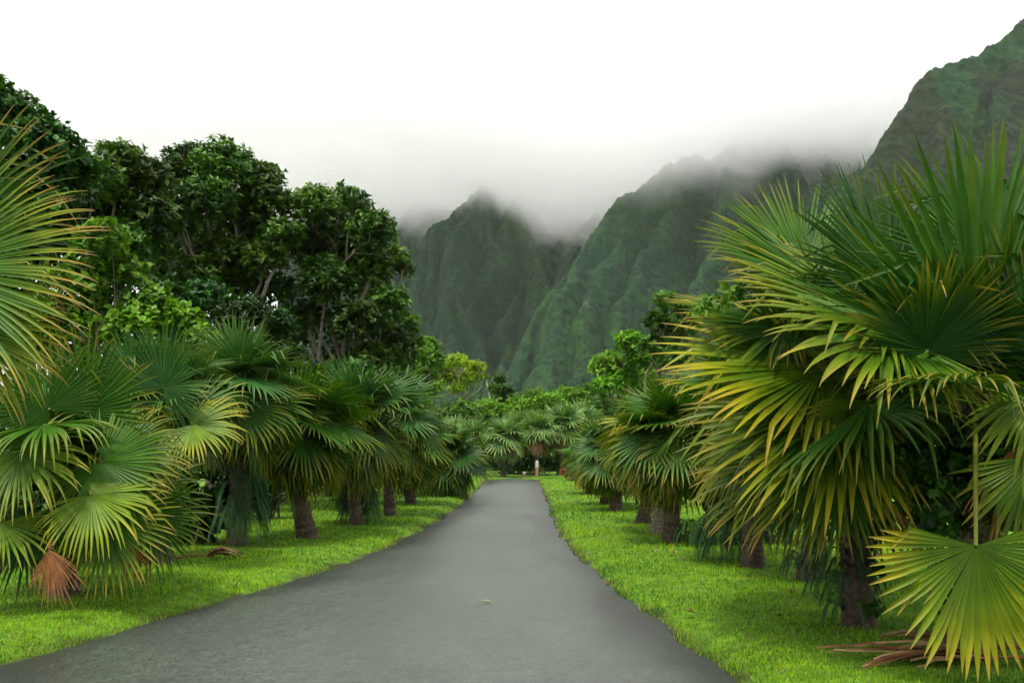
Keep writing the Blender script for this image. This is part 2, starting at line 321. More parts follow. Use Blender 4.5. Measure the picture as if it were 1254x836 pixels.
def build_mist():
    m = bpy.data.materials.new('low_cloud'); m.use_nodes = True; t = m.node_tree; t.nodes.clear(); n = t.nodes.new; l = t.links.new
    o = n('ShaderNodeOutputMaterial'); v = n('ShaderNodeVolumePrincipled'); l(v.outputs[0], o.inputs['Volume'])
    v.inputs['Color'].default_value = (1, 1, 1, 1); v.inputs['Anisotropy'].default_value = .72
    c = n('ShaderNodeTexCoord'); mp_ = n('ShaderNodeMapping'); mp_.inputs['Scale'].default_value = (1 / 85., 1 / 100., 1 / 55.)
    g = n('ShaderNodeNewGeometry'); l(g.outputs['Position'], mp_.inputs[0])
    nz = n('ShaderNodeTexNoise'); nz.inputs['Detail'].default_value = 5; nz.inputs['Roughness'].default_value = .6; nz.inputs['Distortion'].default_value = .6; nz.inputs['Scale'].default_value = 1.0; l(mp_.outputs[0], nz.inputs['Vector'])
    sp = n('ShaderNodeSeparateXYZ'); l(g.outputs['Position'], sp.inputs[0])
    def mth(op, a, b_):
        q = n('ShaderNodeMath'); q.operation = op
        for k, u in enumerate((a, b_)):
            if isinstance(u, (int, float)): q.inputs[k].default_value = u
            else: l(u, q.inputs[k])
        return q.outputs[0]
    def ramp(x, a, b_):
        r = n('ShaderNodeMapRange'); r.interpolation_type = 'SMOOTHSTEP'; l(x, r.inputs[0]); r.inputs[1].default_value = a; r.inputs[2].default_value = b_; return r.outputs[0]
    # height above the cloud base; the base sags over the valley head and lifts to the east
    dx = mth('MULTIPLY', mth('SUBTRACT', sp.outputs['X'], 55.0), 1 / 75.)
    sag = mth('DIVIDE', 46.0, mth('ADD', mth('MULTIPLY', dx, dx), 1.0))
    far = mth('MULTIPLY', mth('SUBTRACT', sp.outputs['Y'], 800.0), .10)
    hh = mth('SUBTRACT', mth('ADD', sp.outputs['Z'], sag), mth('ADD', far, 219.0))
    lift = mth('MULTIPLY', mth('MAXIMUM', mth('SUBTRACT', sp.outputs['X'], 80.0), 0.0), .055)
    hh = mth('SUBTRACT', hh, lift)
    hh = mth('ADD', hh, mth('MULTIPLY', mth('SUBTRACT', nz.outputs[0], .5), 150.0))
    d = mth('MULTIPLY', ramp(hh, -16.0, 48.0), ramp(sp.outputs['Y'], 585.0, 700.0))
    d = mth('MULTIPLY', d, mth('SUBTRACT', 1.0, mth('MULTIPLY', ramp(hh, 95.0, 210.0), .93)))
    d = mth('MULTIPLY', d, ramp(sp.outputs['Z'], 125.0, 170.0))
    l(mth('MULTIPLY', d, .034), v.inputs['Density'])
    tag(box('mist', (-760, 580, 120), (980, 1400, 420), m), kind='stuff')
build_haze(); build_mist()

# ------------------------------------------------------------------ leaves
def leaves(mb, p, d, nrm, size, wid, col, fold=.25, curl=.15):
    """p base, d direction, nrm up side: one folded ovate blade per row (two quads)"""
    p, d = np.asarray(p, float), unit(np.asarray(d, float)); s = unit(np.cross(d, nrm)); u = np.cross(s, d)
    L_ = np.asarray(size, float)[:, None]; W = L_ * wid
    def at(a, b, h): return p + d * L_ * a + s * W * b + u * (L_ * h)
    V = np.stack([p, at(.32, -.5, fold * wid * .5), at(.72, -.36, fold * wid * .3 - curl * .5), at(1, 0, -curl), at(.72, .36, fold * wid * .3 - curl * .5), at(.32, .5, fold * wid * .5)], 1)
    k = np.arange(len(p))[:, None] * 6
    f = np.concatenate([k + np.array([[0, 1, 2, 3]]), k + np.array([[0, 3, 4, 5]])])
    mb.add(V.reshape(-1, 3), f, np.repeat(np.asarray(col, float), 6, 0))

def rnd_dir(r, n): return unit(r.normal(size=(n, 3)))

def clump_leaves(mb, r, c, rad, n_tw, per, lsize, wid, cols, squash=.8, up=.5, shell=.55, droop=.0, curl=.15):
    """twigs spread through the outer part of one clump, each a small rosette of leaves"""
    d = rnd_dir(r, n_tw); d[:, 2] = np.where((d[:, 2] < -.3) & (r.rand(n_tw) < .6), -d[:, 2], d[:, 2])
    rr = rad * (shell + (1 - shell) * r.rand(n_tw) ** .7) * (1 + .22 * vnoise(d[:, 0] * 2.4 + c[0], d[:, 1] * 2.4 + c[1], d[:, 2] * 2.4 + c[2], seed=5))
    tw = np.asarray(c) + d * rr[:, None] * np.array([1, 1, squash])
    ax = unit(d * .8 + np.array([0, 0, up]) + .45 * r.normal(size=d.shape))
    k = n_tw * per; tp = np.repeat(tw, per, 0); ta = np.repeat(ax, per, 0)
    side = unit(np.cross(ta, rnd_dir(r, k))); ld = unit(side + ta * r.uniform(.1, .9, (k, 1)) + np.array([0, 0, -droop]))
    nr = unit(ta + .25 * r.normal(size=(k, 3)))
    cc = np.asarray(cols, float); w_ = r.rand(n_tw); base = cc[0] * (1 - w_)[:, None] + cc[1] * w_[:, None]
    base = np.repeat(base, per, 0) * r.uniform(.75, 1.25, (k, 1))
    leaves(mb, tp + ta * lsize * r.uniform(-.3, .5, (k, 1)), ld, nr, lsize * r.uniform(.6, 1.2, k), wid, base, curl=curl)
    return tw

def tree(name, base, clumps, Y, lsize, cols, label, cat='tree', group=None, wid=.42, dens=1.0, per=7, trunk_r=.2, limb_col=(.16, .135, .10),
         jit=.5, seed=0, up=1.0, squash=.8, shell=.3, mat=None, fork=.45, droop=0., curl=.15, split=None):
    """clumps: (px, py, radius px[, dY]) of foliage masses at distance Y; trunk, limbs to every clump, one crown"""
    r = rs(seed); base = np.asarray(base, float)
    root = empty(name, base, label, cat, group)
    cen = []
    for q in clumps:
        dy = q[3] if len(q) > 3 else r.uniform(-1, 1) * jit * q[2] / F * Y * 3
        cen.append((P(q[0], q[1], Y + dy), q[2] / F * (Y + dy)))
    tb = MB(); top = np.mean([c for c, _ in cen], 0); fk = base + (top - base) * fork; fk[:2] += r.normal(size=2) * .15
    pts = spline([base - [0, 0, .15], base + (fk - base) * .5 + np.append(r.normal(size=2) * .12, 0), fk], 8)
    lc = np.array(limb_col)
    tube(tb, pts, np.linspace(trunk_r * 1.25, trunk_r * .75, 8), lc, 9, seed, .08)
    mb = MB()
    for c, rad in cen:
        mid = (fk + c) / 2 + r.normal(size=3) * .12 * np.linalg.norm(c - fk)
        end = c + np.array([0, 0, rad * .45])
        pt = spline([fk, mid, c, end], 9); pt[1:-1] += r.normal(size=(7, 3)) * rad * .06
        tube(tb, pt, np.linspace(trunk_r * .38, .012, 9), lc, 6, seed, .1)
        for _ in range(4):
            s = c + (pt[4] - c) * r.rand(); e = c + rnd_dir(r, 1)[0] * rad * .9
            pq = spline([s, (s + e) / 2 + r.normal(size=3) * rad * .15, e], 5)
            tube(tb, pq, np.linspace(trunk_r * .2, .012, 5), lc, 5)
        n_tw = int(dens * 115 * (rad / lsize) ** 2 / per)
        tint = r.uniform(.6, 1.45); yel = r.uniform(-.2, .2)
        cc = np.asarray(cols, float) * tint * np.array([1 + yel, 1, 1 - yel * .5])
        clump_leaves(mb, r, c, rad, n_tw, per, lsize, wid, cc, squash, up, shell, droop, curl)
    tb.build('trunk', M_bark, root, True, base); mb.build('crown', mat or M_leaf, root, False, base)
    return root

def shrub(name, clumps, Y, lsize, cols, label, cat='shrub', group=None, seed=0, dens=1., per=6, wid=.45, up=.5, mat=None, droop=0., base=None, curl=.15, stems=True):
    r = rs(seed); cen = []
    for q in clumps:
        dy = q[3] if len(q) > 3 else r.uniform(-.5, .5) * q[2] / F * Y
        c = P(q[0], q[1], Y + dy); rad = q[2] / F * (Y + dy); cen.append((c, rad))
    b = np.mean([c for c, _ in cen], 0); b[2] = max(0, 0)
    if base is not None: b = np.asarray(base, float)
    root = empty(name, b, label, cat, group); mb = MB(); st = MB()
    for c, rad in cen:
        g = b + np.append(r.normal(size=2) * .12, -.05)
        for _ in range(4 if stems else 0):
            e = c + rnd_dir(r, 1)[0] * rad * .6
            tube(st, spline([g, (g + e) / 2 + r.normal(size=3) * .1, e], 6), np.linspace(.03, .008, 6), (.10, .085, .05), 5)
        tint = r.uniform(.8, 1.25); cc = np.asarray(cols, float) * tint
        clump_leaves(mb, r, c, rad, int(dens * 55 * (rad / lsize) ** 2 / per), per, lsize, wid, cc, .9, up, .3, droop, curl)
    if stems: st.build('stem', M_stem, root, True, b)
    mb.build('foliage', mat or M_leaf, root, False, b)
    return root

# ------------------------------------------------------------------ fan palms
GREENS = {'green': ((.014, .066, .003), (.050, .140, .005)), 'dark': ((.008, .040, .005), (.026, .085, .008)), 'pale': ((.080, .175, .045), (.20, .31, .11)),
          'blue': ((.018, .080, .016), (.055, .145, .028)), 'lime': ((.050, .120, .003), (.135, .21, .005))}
YEL, ORA, BRN, TAN = np.array([.42, .36, .012]), np.array([.36, .20, .03]), np.array([.13, .05, .02]), np.array([.34, .22, .10])

def blade(mb, r, hub, a, nrm, L_, nseg=40, span=2.45, droop=.5, cup=.1, join=.47, green='green', yellow=.2, tip=.5, dead=False, kink=.18, dry=(.30, .125, .045)):
    """one pleated fan: nseg folded segments joined to about half their length, free and drooping beyond"""
    a = unit(np.asarray(a, float)); nrm = np.asarray(nrm, float); nrm = unit(nrm - a * (nrm @ a)); b = np.cross(nrm, a)
    th = np.linspace(-span, span, nseg) + r.normal(size=nseg) * .010; dth = 2 * span / (nseg - 1)
    ln = L_ * (1 - .26 * np.abs(th / span) ** 2) * r.uniform(.92, 1.06, nseg)
    ln = ln * np.where(r.rand(nseg) < .10, r.uniform(.68, .92, nseg), 1.0)      # torn tips
    if dead: ln = ln * r.uniform(.72, 1.0, nseg)
    wav = .05 * np.sin(th * 3 + r.uniform(0, 6)) + cup * np.abs(np.sin(th * .62)) ** 1.5
    D = unit(np.cos(th)[:, None] * a + np.sin(th)[:, None] * b + wav[:, None] * nrm)
    ts = np.array([.02, .14, .28, .42, .52, .60, .68, .76, .84, .91, .96, 1.0]); m = len(ts)
    dz = np.array([0, 0, -1.]); pos = np.tile(np.asarray(hub, float), (nseg, 1)); pr = 0.
    stiff = droop * r.uniform(.6, 1.5, nseg); kk = (r.rand(nseg) < kink) * r.uniform(.6, 1.6, nseg); kt = r.uniform(.6, .85, nseg)
    side_r = r.normal(size=(nseg, 1)) * .16
    Lf, Md, Rt = [], [], []
    wj = np.tan(dth / 2) * ln * join * (1.02)
    for q, t_ in enumerate(ts):
        ds = (t_ - pr) * ln; pr = t_; pos = pos + D * ds[:, None]
        s = unit(np.cross(nrm + 0 * D, D)); u = np.cross(D, s)
        u_ = np.clip((t_ - join) / (1 - join), 0, 1)
        wd = (np.tan(dth / 2) * ln * t_ * 1.02) if t_ <= join else wj * (1 - u_ ** 1.6) * .94 + .0015
        fo = wd * (.6 if t_ < join else .8)
        Lf.append(pos - s * wd[:, None]); Md.append(pos - u * fo[:, None]); Rt.append(pos + s * wd[:, None])
        rate = stiff * (.14 + 1.7 * max(t_ - join * .8, 0) ** 1.3 * 2.2)
        step = ((ts[q + 1] - t_) if q + 1 < m else 0)
        bend = rate * step * 2.0 + np.where((kt > t_) & (kt <= t_ + step), kk, 0)
        D = unit(D + dz * bend[:, None] + (s * side_r * step if t_ > join else 0))
    V = np.stack([np.array(Lf), np.array(Md), np.array(Rt)], 2).transpose(1, 0, 2, 3)      # seg, station, 3, xyz
    V = V.reshape(nseg, m * 3, 3)
    i = np.arange(m - 1)[:, None] * 3
    one = np.concatenate([i + np.array([[0, 1, 4, 3]]), i + np.array([[1, 2, 5, 4]])])
    f = (one[None] + (np.arange(nseg) * m * 3)[:, None, None]).reshape(-1, 4)
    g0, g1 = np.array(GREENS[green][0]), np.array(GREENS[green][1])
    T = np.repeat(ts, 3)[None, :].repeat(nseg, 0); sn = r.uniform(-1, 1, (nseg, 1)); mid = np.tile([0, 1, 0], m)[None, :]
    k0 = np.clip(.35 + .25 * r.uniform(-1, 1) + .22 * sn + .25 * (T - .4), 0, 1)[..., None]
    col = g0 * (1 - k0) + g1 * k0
    patch = vnoise(np.repeat(th[:, None], m * 3, 1) * 1.6 + hub[0] * 7, T * 1.2 + hub[2] * 5, seed=31)
    y = np.clip(yellow * .62 * (.1 + 1.1 * T + .7 * patch + .45 * sn), 0, 1)[..., None] * sst(.35, .9, T)[..., None]
    col = col * (1 - y) + YEL * r.uniform(.75, 1.1) * y
    o_ = np.clip(tip * sst(.78, 1.03, T + .12 * sn) * (1 + .5 * patch), 0, 1)[..., None]
    oc = ORA * (1 - sst(.85, 1, T)[..., None]) + (BRN * .6 + TAN * .4) * sst(.85, 1, T)[..., None]
    col = col * (1 - o_) + oc * o_
    if dead:
        kk_ = np.clip(.5 + .5 * sn + .2 * patch, 0, 1)[..., None]; col = (BRN * 1.1 * (1 - kk_) + np.array(dry) * kk_) * np.ones_like(col)
        col = col * (1 - .4 * sst(.8, 1, T)[..., None]) + TAN * .4 * sst(.8, 1, T)[..., None]
    mb.add(V.reshape(-1, 3), f, col.reshape(-1, 3))

def petiole(mb, p0, d0, p1, r0=.03, r1=.014, col=(.11, .15, .02), n=9, bend=.4):
    p0, p1 = np.asarray(p0, float), np.asarray(p1, float); L_ = np.linalg.norm(p1 - p0)
    c_ = p0 + unit(np.asarray(d0, float)) * L_ * bend; t = np.linspace(0, 1, n)[:, None]
    pts = p0 * (1 - t) ** 2 + 2 * c_ * t * (1 - t) + p1 * t ** 2
    tube(mb, pts, np.linspace(r0, r1, n), np.asarray(col), 6)
    return unit(pts[-1] - pts[-2])

def palm_trunk(parent, base, top, r0, r1, seed, boots=True, col=(.085, .062, .042)):
    r = rs(seed); mb = MB(); h = np.linalg.norm(top - base); n = max(10, int(h / .055))
    mid = (base + top) / 2 + np.append(r.normal(size=2) * .04 * h, 0)
    pts = spline([base - [0, 0, .12], mid, top], n); tt = np.linspace(0, 1, n)
    rad = r0 + (r1 - r0) * tt + r0 * .45 * np.exp(-tt * h / .18) + .010 * np.sin(np.arange(n) * 2.1)
    cc = np.array(col)[None] * (r.uniform(.7, 1.3, (n, 1)))
    tube(mb, pts, rad, cc, 16, seed, .06)
    if boots:                                                        # old leaf bases hugging the stem
        m = int(h / .02)
        for _ in range(min(m, 90)):
            q = r.rand() ** .8; an = r.uniform(0, 2 * np.pi); p_ = base + (top - base) * q; rr = r0 + (r1 - r0) * q
            o = np.array([math.cos(an), math.sin(an), 0]); s = np.array([-math.sin(an), math.cos(an), 0])
            Lb = r.uniform(.07, .18); wb = r.uniform(.03, .06); up = np.array([0, 0, 1.]) * r.choice([1, 1, 1, -.6])
            a0 = p_ + o * rr * .96; a1 = a0 + up * Lb * .6 + o * .03; a2 = a0 + up * Lb + o * (.03 + .09 * r.rand())
            V = [a0 - s * wb, a0 + s * wb, a1 - s * wb * .8, a1 + s * wb * .8, a1 + o * .02, a0 + o * .025, a2 - s * wb * .25, a2 + s * wb * .25]
            f = [[0, 5, 4, 2], [5, 1, 3, 4], [2, 4, 7, 6], [4, 3, 7, 7]]
            mb.add(V, np.array(f[:3]), np.array(col) * r.uniform(.6, 2.0)); 
    return mb.build('trunk', M_palmbark, parent, False, base)

def palm(base, crown_h, L_, label, n=22, seed=0, lean=(0, 0), green='green', yellow=.25, tip=.5, nseg=36, pet=1.0, dead=2, trunk_r=.14,
         el=(82, -38), explicit=(), subparts=False, crown_only=False, droop=.42, skip=None, tcol=(.085, .062, .042), group='fan palms lining the road', boots=True, old='green', deadcol=None, shed=0):
    r = rs(seed); base = np.asarray(base, float); base = base.copy(); base[2] = float(lawn_z(base[:1], base[1:2])[0]) if abs(base[2]) < 1e-6 else base[2]
    top = base + np.array([lean[0] + r.normal() * .10, lean[1] + r.normal() * .08, crown_h * r.uniform(.94, 1.06)])
    root = empty('fan_palm', base, label, 'palm tree', group)
    palm_trunk(root, base, top, trunk_r, trunk_r * .8, seed, boots, tcol)
    whole = MB(); dmb = MB()
    def put(hub, a, nr, L1, p0, d0, kw, dead_=False):
        if crown_only:
            m_ = dmb if dead_ else whole
            blade(m_, r, hub, a, nr, L1, dead=dead_, **kw); petiole(m_, p0, d0, hub, col=BRN if dead_ else (.11, .15, .02)); return
        mb = MB(); blade(mb, r, hub, a, nr, L1, dead=dead_, **kw)
        if subparts:
            o = mb.build('dried_frond' if dead_ else 'frond', M_dead if dead_ else M_frond, root, False, base)
            pm = MB(); petiole(pm, p0, d0, hub, .026, .016, BRN if dead_ else ((.20, .22, .03) if kw.get('yellow', 0) > .5 else (.10, .14, .02)))
            pm.build('petiole', M_stem, o, True, base)
        else:
            petiole(mb, p0, d0, hub, .022, .012, BRN if dead_ else (.11, .15, .02))
            o = mb.build('dried_frond' if dead_ else 'frond', M_dead if dead_ else M_frond, root, False, base)
        if dead_: o['label'] = 'brown dried frond hanging down'
    for i in range(n):
        fr = i / max(n - 1, 1); az = i * 2.39996 + seed + r.normal() * .15
        if skip and skip(az, fr): continue
        e = R(el[0] + (el[1] - el[0]) * fr ** .9 + r.normal() * 6)
        rad = np.array([math.cos(az), math.sin(az), 0]); Lp = pet * L_ * (.55 + .45 * min(1, fr * 2.5)) * r.uniform(.85, 1.1)
        d0 = unit(rad * math.cos(min(e + .35, 1.5)) + np.array([0, 0, 1.]) * math.sin(min(e + .35, 1.5)))
        dd = rad * math.cos(e) + np.array([0, 0, 1.]) * math.sin(e)
        hub = top + dd * Lp * .85 + np.array([0, 0, -.12 * Lp * fr])
        hub[2] = max(hub[2], base[2] + .35 + .3 * L_ * (r.rand()))
        al = e - R(8 + 48 * fr) + r.normal() * .12; a = rad * math.cos(al) + np.array([0, 0, 1.]) * math.sin(al)
        nr = -rad * math.sin(al) + np.array([0, 0, 1.]) * math.cos(al)
        nr = nr + np.cross(a, nr) * r.normal() * .35
        yl = yellow * (.25 + 1.5 * fr ** 1.6) * r.uniform(.6, 1.4); tp = tip * (.2 + fr) * r.uniform(.6, 1.3)
        put(hub, a, nr, L_ * r.uniform(.85, 1.08), top + rad * trunk_r * .5, d0,
            dict(nseg=nseg, span=2.3 + .3 * r.rand(), droop=droop * (.45 + 1.0 * fr), green=green if fr < .55 else old, yellow=min(yl, .95), tip=min(tp, .95), cup=-.05 + .12 * r.rand()))
    for i in range(dead):
        az = i * 2.1 + seed * 1.7; rad = np.array([math.cos(az), math.sin(az), 0]); al = R(-68 - 12 * r.rand())
        hub = top + rad * (.25 + .35 * L_ * r.rand()) + np.array([0, 0, -.25 - .35 * L_ * r.rand()])
        hub[2] = max(hub[2], base[2] + .8 * L_)
        a = rad * math.cos(al) + np.array([0, 0, 1.]) * math.sin(al); nr = -rad * math.sin(al) + np.array([0, 0, 1.]) * math.cos(al)
        put(hub, a, nr, L_ * .8, top + rad * trunk_r * .5, rad, dict(nseg=max(16, nseg // 2), span=1.0, droop=.6, cup=-.5, kink=.4, dry=deadcol or (.30, .125, .045)), True)
    for q in explicit:     # (px, py, dY) of the hub, axis (right, up, towards camera), length m, options
        px, py, dY, ax, L1, kw = q; kw = dict(kw); dead_ = kw.pop('dead', False); tn = kw.pop('nrm', (0, .35, 1.))
        hub = P(px, py, base[1] + dY); a = np.array([ax[0], -ax[2], ax[1]], float); nr = np.array([tn[0], -tn[2], tn[1]], float)
        k = dict(nseg=nseg, span=2.4, droop=droop * .5, green=green, yellow=yellow, tip=tip, cup=.05); k.update(kw)
        dirp = hub - top; p0_ = top + unit(dirp) * trunk_r * .4 - np.array([0, 0, (.62 * crown_h if dead_ else 0)]); dirp = hub - p0_; put(hub, a, nr, L1, p0_, dirp + np.array([0, 0, .5]) * np.linalg.norm(dirp), k, dead_)
    if crown_only:
        o = whole.build('crown', M_frond, root, False, base)
        if dmb.n: q = dmb.build('dried_skirt', M_dead, root, False, base); q['label'] = ('dark brown' if deadcol and deadcol[0] < .3 else 'tan') + ' skirt of dried hanging fronds'
    return root

# big palm close on the right: trunk behind vines, fronds set where the photo shows them
yo = dict(yellow=.72, tip=.45)
palm(G(1172, 812), 2.30, 1.55, 'largest fan palm close beside the road on the right, huge upright green fronds', n=18, seed=3, nseg=64, subparts=True, dead=1, trunk_r=.17, pet=.75,
     green='dark', old='green', yellow=.22, tip=.35, el=(78, -8), skip=lambda az, fr: math.sin(az) < -.35 and fr > .25, droop=.5, explicit=[
    (1200, 440, -.6, (.02, 1, .1), 1.95, dict(join=.56, green='green', yellow=.05, tip=.2, nrm=(0, -.1, 1), droop=.12, span=1.5, nseg=40)),
    (1214, 335, -.3, (-.05, 1, -.1), 1.35, dict(join=.56, green='green', yellow=.05, tip=.15, nrm=(-.1, 0, 1), droop=.1, span=1.7)),
    (1092, 352, .2, (-.35, 1, 0), 1.25, dict(join=.56, green='dark', yellow=.05, tip=.2, nrm=(.25, 0, 1), droop=.15, span=1.6)),
    (1085, 395, -.2, (-1, .45, .1), 1.55, dict(join=.56, green='green', yellow=.3, tip=.35, nrm=(.4, .9, .5), droop=.3)),
    (1095, 410, -.7, (-1, .1, .35), 1.35, dict(join=.56, green='green', yellow=.45, tip=.45, nrm=(0, .9, .6), droop=.5)),
    (1135, 430, -1.1, (-.1, .9, .5), .85, dict(join=.56, green='dark', yellow=.35, tip=.6, nrm=(0, -.3, 1), droop=.25, span=1.9)),
    (1180, 470, -1.3, (-.3, .1, 1), .95, dict(join=.56, green='dark', yellow=.2, tip=.4, nrm=(0, 1, .4), droop=.8)),
    (1265, 430, -.8, (.6, .6, .4), 1.2, dict(join=.56, green='dark', yellow=.15, tip=.3)),
    (1270, 470, -1.0, (-.1, -1, .25), .95, dict(join=.56, green='lime', yellow=.3, tip=.3, nrm=(0, .2, 1), droop=.2, span=1.2, nseg=24)),
    (1195, 668, -1.2, (.02, -1, .10), 1.02, dict(green='lime', yellow=1.05, tip=.5, nrm=(0, .1, 1), droop=.04, span=1.85, nseg=44, join=.68, cup=.06, kink=.08)),
    (1268, 560, -.6, (-.25, -1, .3), .9, dict(join=.56, green='lime', yellow=.3, tip=.5, nrm=(-.2, .2, 1), droop=.2, span=1.3, nseg=26)),
])
palm(G(1052, 772), 2.25, 1.5, 'fan palm with yellow tipped fronds sweeping left, second from the camera on the right', n=13, seed=8, nseg=62, subparts=True, dead=1, trunk_r=.16, pet=.75,
     green='green', yellow=.35, tip=.4, el=(74, 0), skip=lambda az, fr: math.cos(az) > .5 and fr > .5, explicit=[
    (985, 330, .3, (-.5, 1, -.2), 1.15, dict(join=.56, green='green', yellow=.2, tip=.3, nrm=(.3, .1, 1), droop=.25, span=1.7)),
    (1000, 345, -.4, (-1, .55, .1), 1.35, dict(join=.56, green='green', yellow=.35, tip=.35, nrm=(.4, .9, .6), droop=.35)),
    (1010, 450, -.6, (-1, -.05, .3), 1.75, dict(join=.56, green='lime', nrm=(-.1, .9, .75), droop=.28, **yo)),
    (1030, 500, -.9, (-1, -.35, .3), 1.7, dict(join=.56, green='green', nrm=(-.4, .8, .8), droop=.28, **yo)),
    (1025, 555, -.9, (-.45, -1, .35), 1.15, dict(join=.56, green='green', yellow=.6, tip=.8, nrm=(-.3, .35, 1), droop=.25, span=2.0)),
    (1065, 490, -1.2, (.15, -1, .35), 1.0, dict(join=.56, green='lime', yellow=.4, tip=.35, nrm=(.1, .4, 1), droop=.3, span=1.7)),
    (960, 400, 0, (-1, .2, .1), 1.3, dict(join=.56, green='green', yellow=.35, tip=.5, nrm=(.1, 1, .5), droop=.28)),
    (985, 560, -.3, (-1, -.6, .2), 1.3, dict(join=.56, green='green', yellow=.7, tip=.9, nrm=(-.5, .6, .8), droop=.5)),
])
# the row behind, right of the road
for k, (bx, by, h, L1, lab, kw) in enumerate([
    (990, 712, 2.3, 1.1, 'fan palm behind the yellow tipped palm, its stump-like trunk wrapped in fern', dict(yellow=.5, tip=.7, dead=1, pet=.7)),
    (922, 697, 2.45, 1.1, 'fan palm on the right with brown tipped drooping fronds over a ferny base', dict(yellow=.5, tip=.9, dead=2, pet=.75)),
    (822, 668, 2.15, 1.0, 'fan palm with a dark stout trunk beside the low fern, fourth of the right row', dict(yellow=.4, tip=.7, dead=2)),
    (806, 656, 2.1, .98, 'fan palm with pale blotched trunk and bright yellow hanging fronds on the right', dict(yellow=1.2, tip=.6, dead=3, tcol=(.24, .20, .15))),
    (786, 644, 1.95, .95, 'fan palm with plain brown trunk between yellow palm and far row on the right', dict(yellow=.35, tip=.4, dead=1)),
    (754, 628, 1.7, .95, 'silvery green fan palm with fronds leaning over the lawn right of the road', dict(yellow=.2, tip=.3, dead=1, green='blue')),
    (741, 619, 1.55, .95, 'small fan palm with yellow lower fronds, near the far end of the right row', dict(yellow=.8, tip=.3, dead=0)),
    (722, 606, 1.45, .95, 'farthest fan palm of the right row, just before the red shrub', dict(yellow=.3, tip=.3, dead=0)),
]):
    kw = dict(dict(green='green', pet=.78), **kw)
    palm(G(bx, by), h, L1, lab, n=32, seed=20 + k, nseg=42 if by > 690 else 36, trunk_r=.16, el=(82, -60), **kw)

# left side
palm((-4.9, 6.4, 0), 2.9, 1.2, 'fan palm at the left edge with orange brown tipped fronds, nearest on the left', n=6, seed=31, nseg=78, subparts=True, dead=0, trunk_r=.16, el=(75, 10),
     green='dark', yellow=.3, tip=.5, skip=lambda az, fr: math.cos(az) > -.1, explicit=[
    (-75, 285, .0, (1, .12, .15), 1.08,  dict(green='dark', yellow=.2, tip=.75, nrm=(-.25, .1, 1), droop=.25, span=2.2)),
    (-85, 330, -.4, (1, -.35, .2), 1.1, dict(green='green', yellow=.4, tip=1, nrm=(-.2, .4, 1), droop=.4, span=1.8)),
    (-60, 395, -.2, (.9, -.7, .2), .85, dict(green='lime', yellow=.7, tip=.9, nrm=(-.2, .4, 1), droop=.5, span=1.8, kink=.3)),
])
palm(G(80, 738), 1.75, 1.08, 'low broad fan palm on the left with fronds to the ground and a brown one', n=18, seed=41, nseg=50, subparts=True, dead=0, trunk_r=.16, el=(72, -20), pet=.6,
     green='green', yellow=.3, tip=.35, skip=lambda az, fr: math.sin(az) < -.3 and fr > .4, explicit=[
    (105, 505, -.6, (.45, 1, .2), 1.1, dict(green='green', yellow=.12, tip=.3, nrm=(-.2, .1, 1), droop=.2)),
    (60, 500, -.9, (-.5, .7, .4), 1.0, dict(green='green', yellow=.2, tip=.2, nrm=(.2, .3, 1), droop=.4)),
    (55, 520, -1.1, (.5, -.1, 1), 1.0, dict(green='green', yellow=.25, tip=.2, nrm=(0, 1, .4), droop=1.1)),
    (25, 556, -1.2, (.35, -.5, .5), .95, dict(green='lime', yellow=.3, tip=.3, nrm=(-.2, .7, .8), droop=.8)),
    (125, 566, -1.0, (.9, -.45, .3), 1.0, dict(green='green', yellow=.2, tip=.3, nrm=(-.2, .5, 1), droop=.45)),
    (150, 550, -.5, (1, -.15, .1), .9, dict(green='green', yellow=.3, tip=.4, nrm=(.1, .7, .8), droop=.6)),
    (112, 606, -1.2, (.85, -.4, .4), .9, dict(green='lime', yellow=.6, tip=.4, nrm=(-.1, .7, .9), droop=.6)),
    (130, 636, -1.1, (.5, -.9, .3), .9, dict(green='green', yellow=.4, tip=.75, nrm=(-.1, .4, 1), droop=.25)),
    (0, 640, -1.2, (-.1, -.3, .6), .9, dict(green='lime', yellow=.3, tip=.3, nrm=(.1, .8, .8), droop=.6)),
    (60, 672, -1.75, (.25, -1, .15), .72, dict(dead=True, nrm=(-.2, .2, 1), droop=.15, span=.85, nseg=26, cup=.0, kink=.2)),
    (178, 628, -.2, (.7, -.8, .1), .9, dict(green='green', yellow=.3, tip=.4, nrm=(-.2, .4, 1), droop=.3)),
    (165, 600, .3, (.9, -.6, .1), .95, dict(green='dark', yellow=.2, tip=.3, nrm=(-.2, .5, 1), droop=.4)),
    (35, 640, -.9, (-.2, -1, .2), .9, dict(green='dark', yellow=.2, tip=.4, nrm=(.1, .3, 1), droop=.3)),
    (150, 655, -.9, (.4, -1, .1), .7, dict(dead=True, nrm=(.2, .2, 1), droop=.2, span=.6, nseg=16)),
])
palm(G(200, 700), 2.5, .9, 'blue green fan palm with golden lower fronds, behind the low broad palm', n=34, seed=47, nseg=44, dead=2, green='blue', old='green', yellow=.3, tip=.3, el=(75, -62), pet=.85, explicit=[
    (165, 470, -.8, (-.1, 1, .2), .85, dict(green='blue', yellow=.05, tip=.1, nrm=(0, .0, 1), droop=.2)),
    (200, 475, -.9, (.5, .8, .3), .85, dict(green='blue', yellow=.05, tip=.1, nrm=(-.1, .1, 1), droop=.2)),
    (235, 520, -.9, (1, -.2, .3), .85, dict(green='lime', yellow=1.2, tip=.6, nrm=(0, .8, .8), droop=.6)),
    (240, 500, -.5, (1, .15, .1), .85, dict(green='green', yellow=.5, tip=.4, nrm=(-.1, .6, .8), droop=.5)),
])
lw = dict(el=(82, -68), pet=.85)
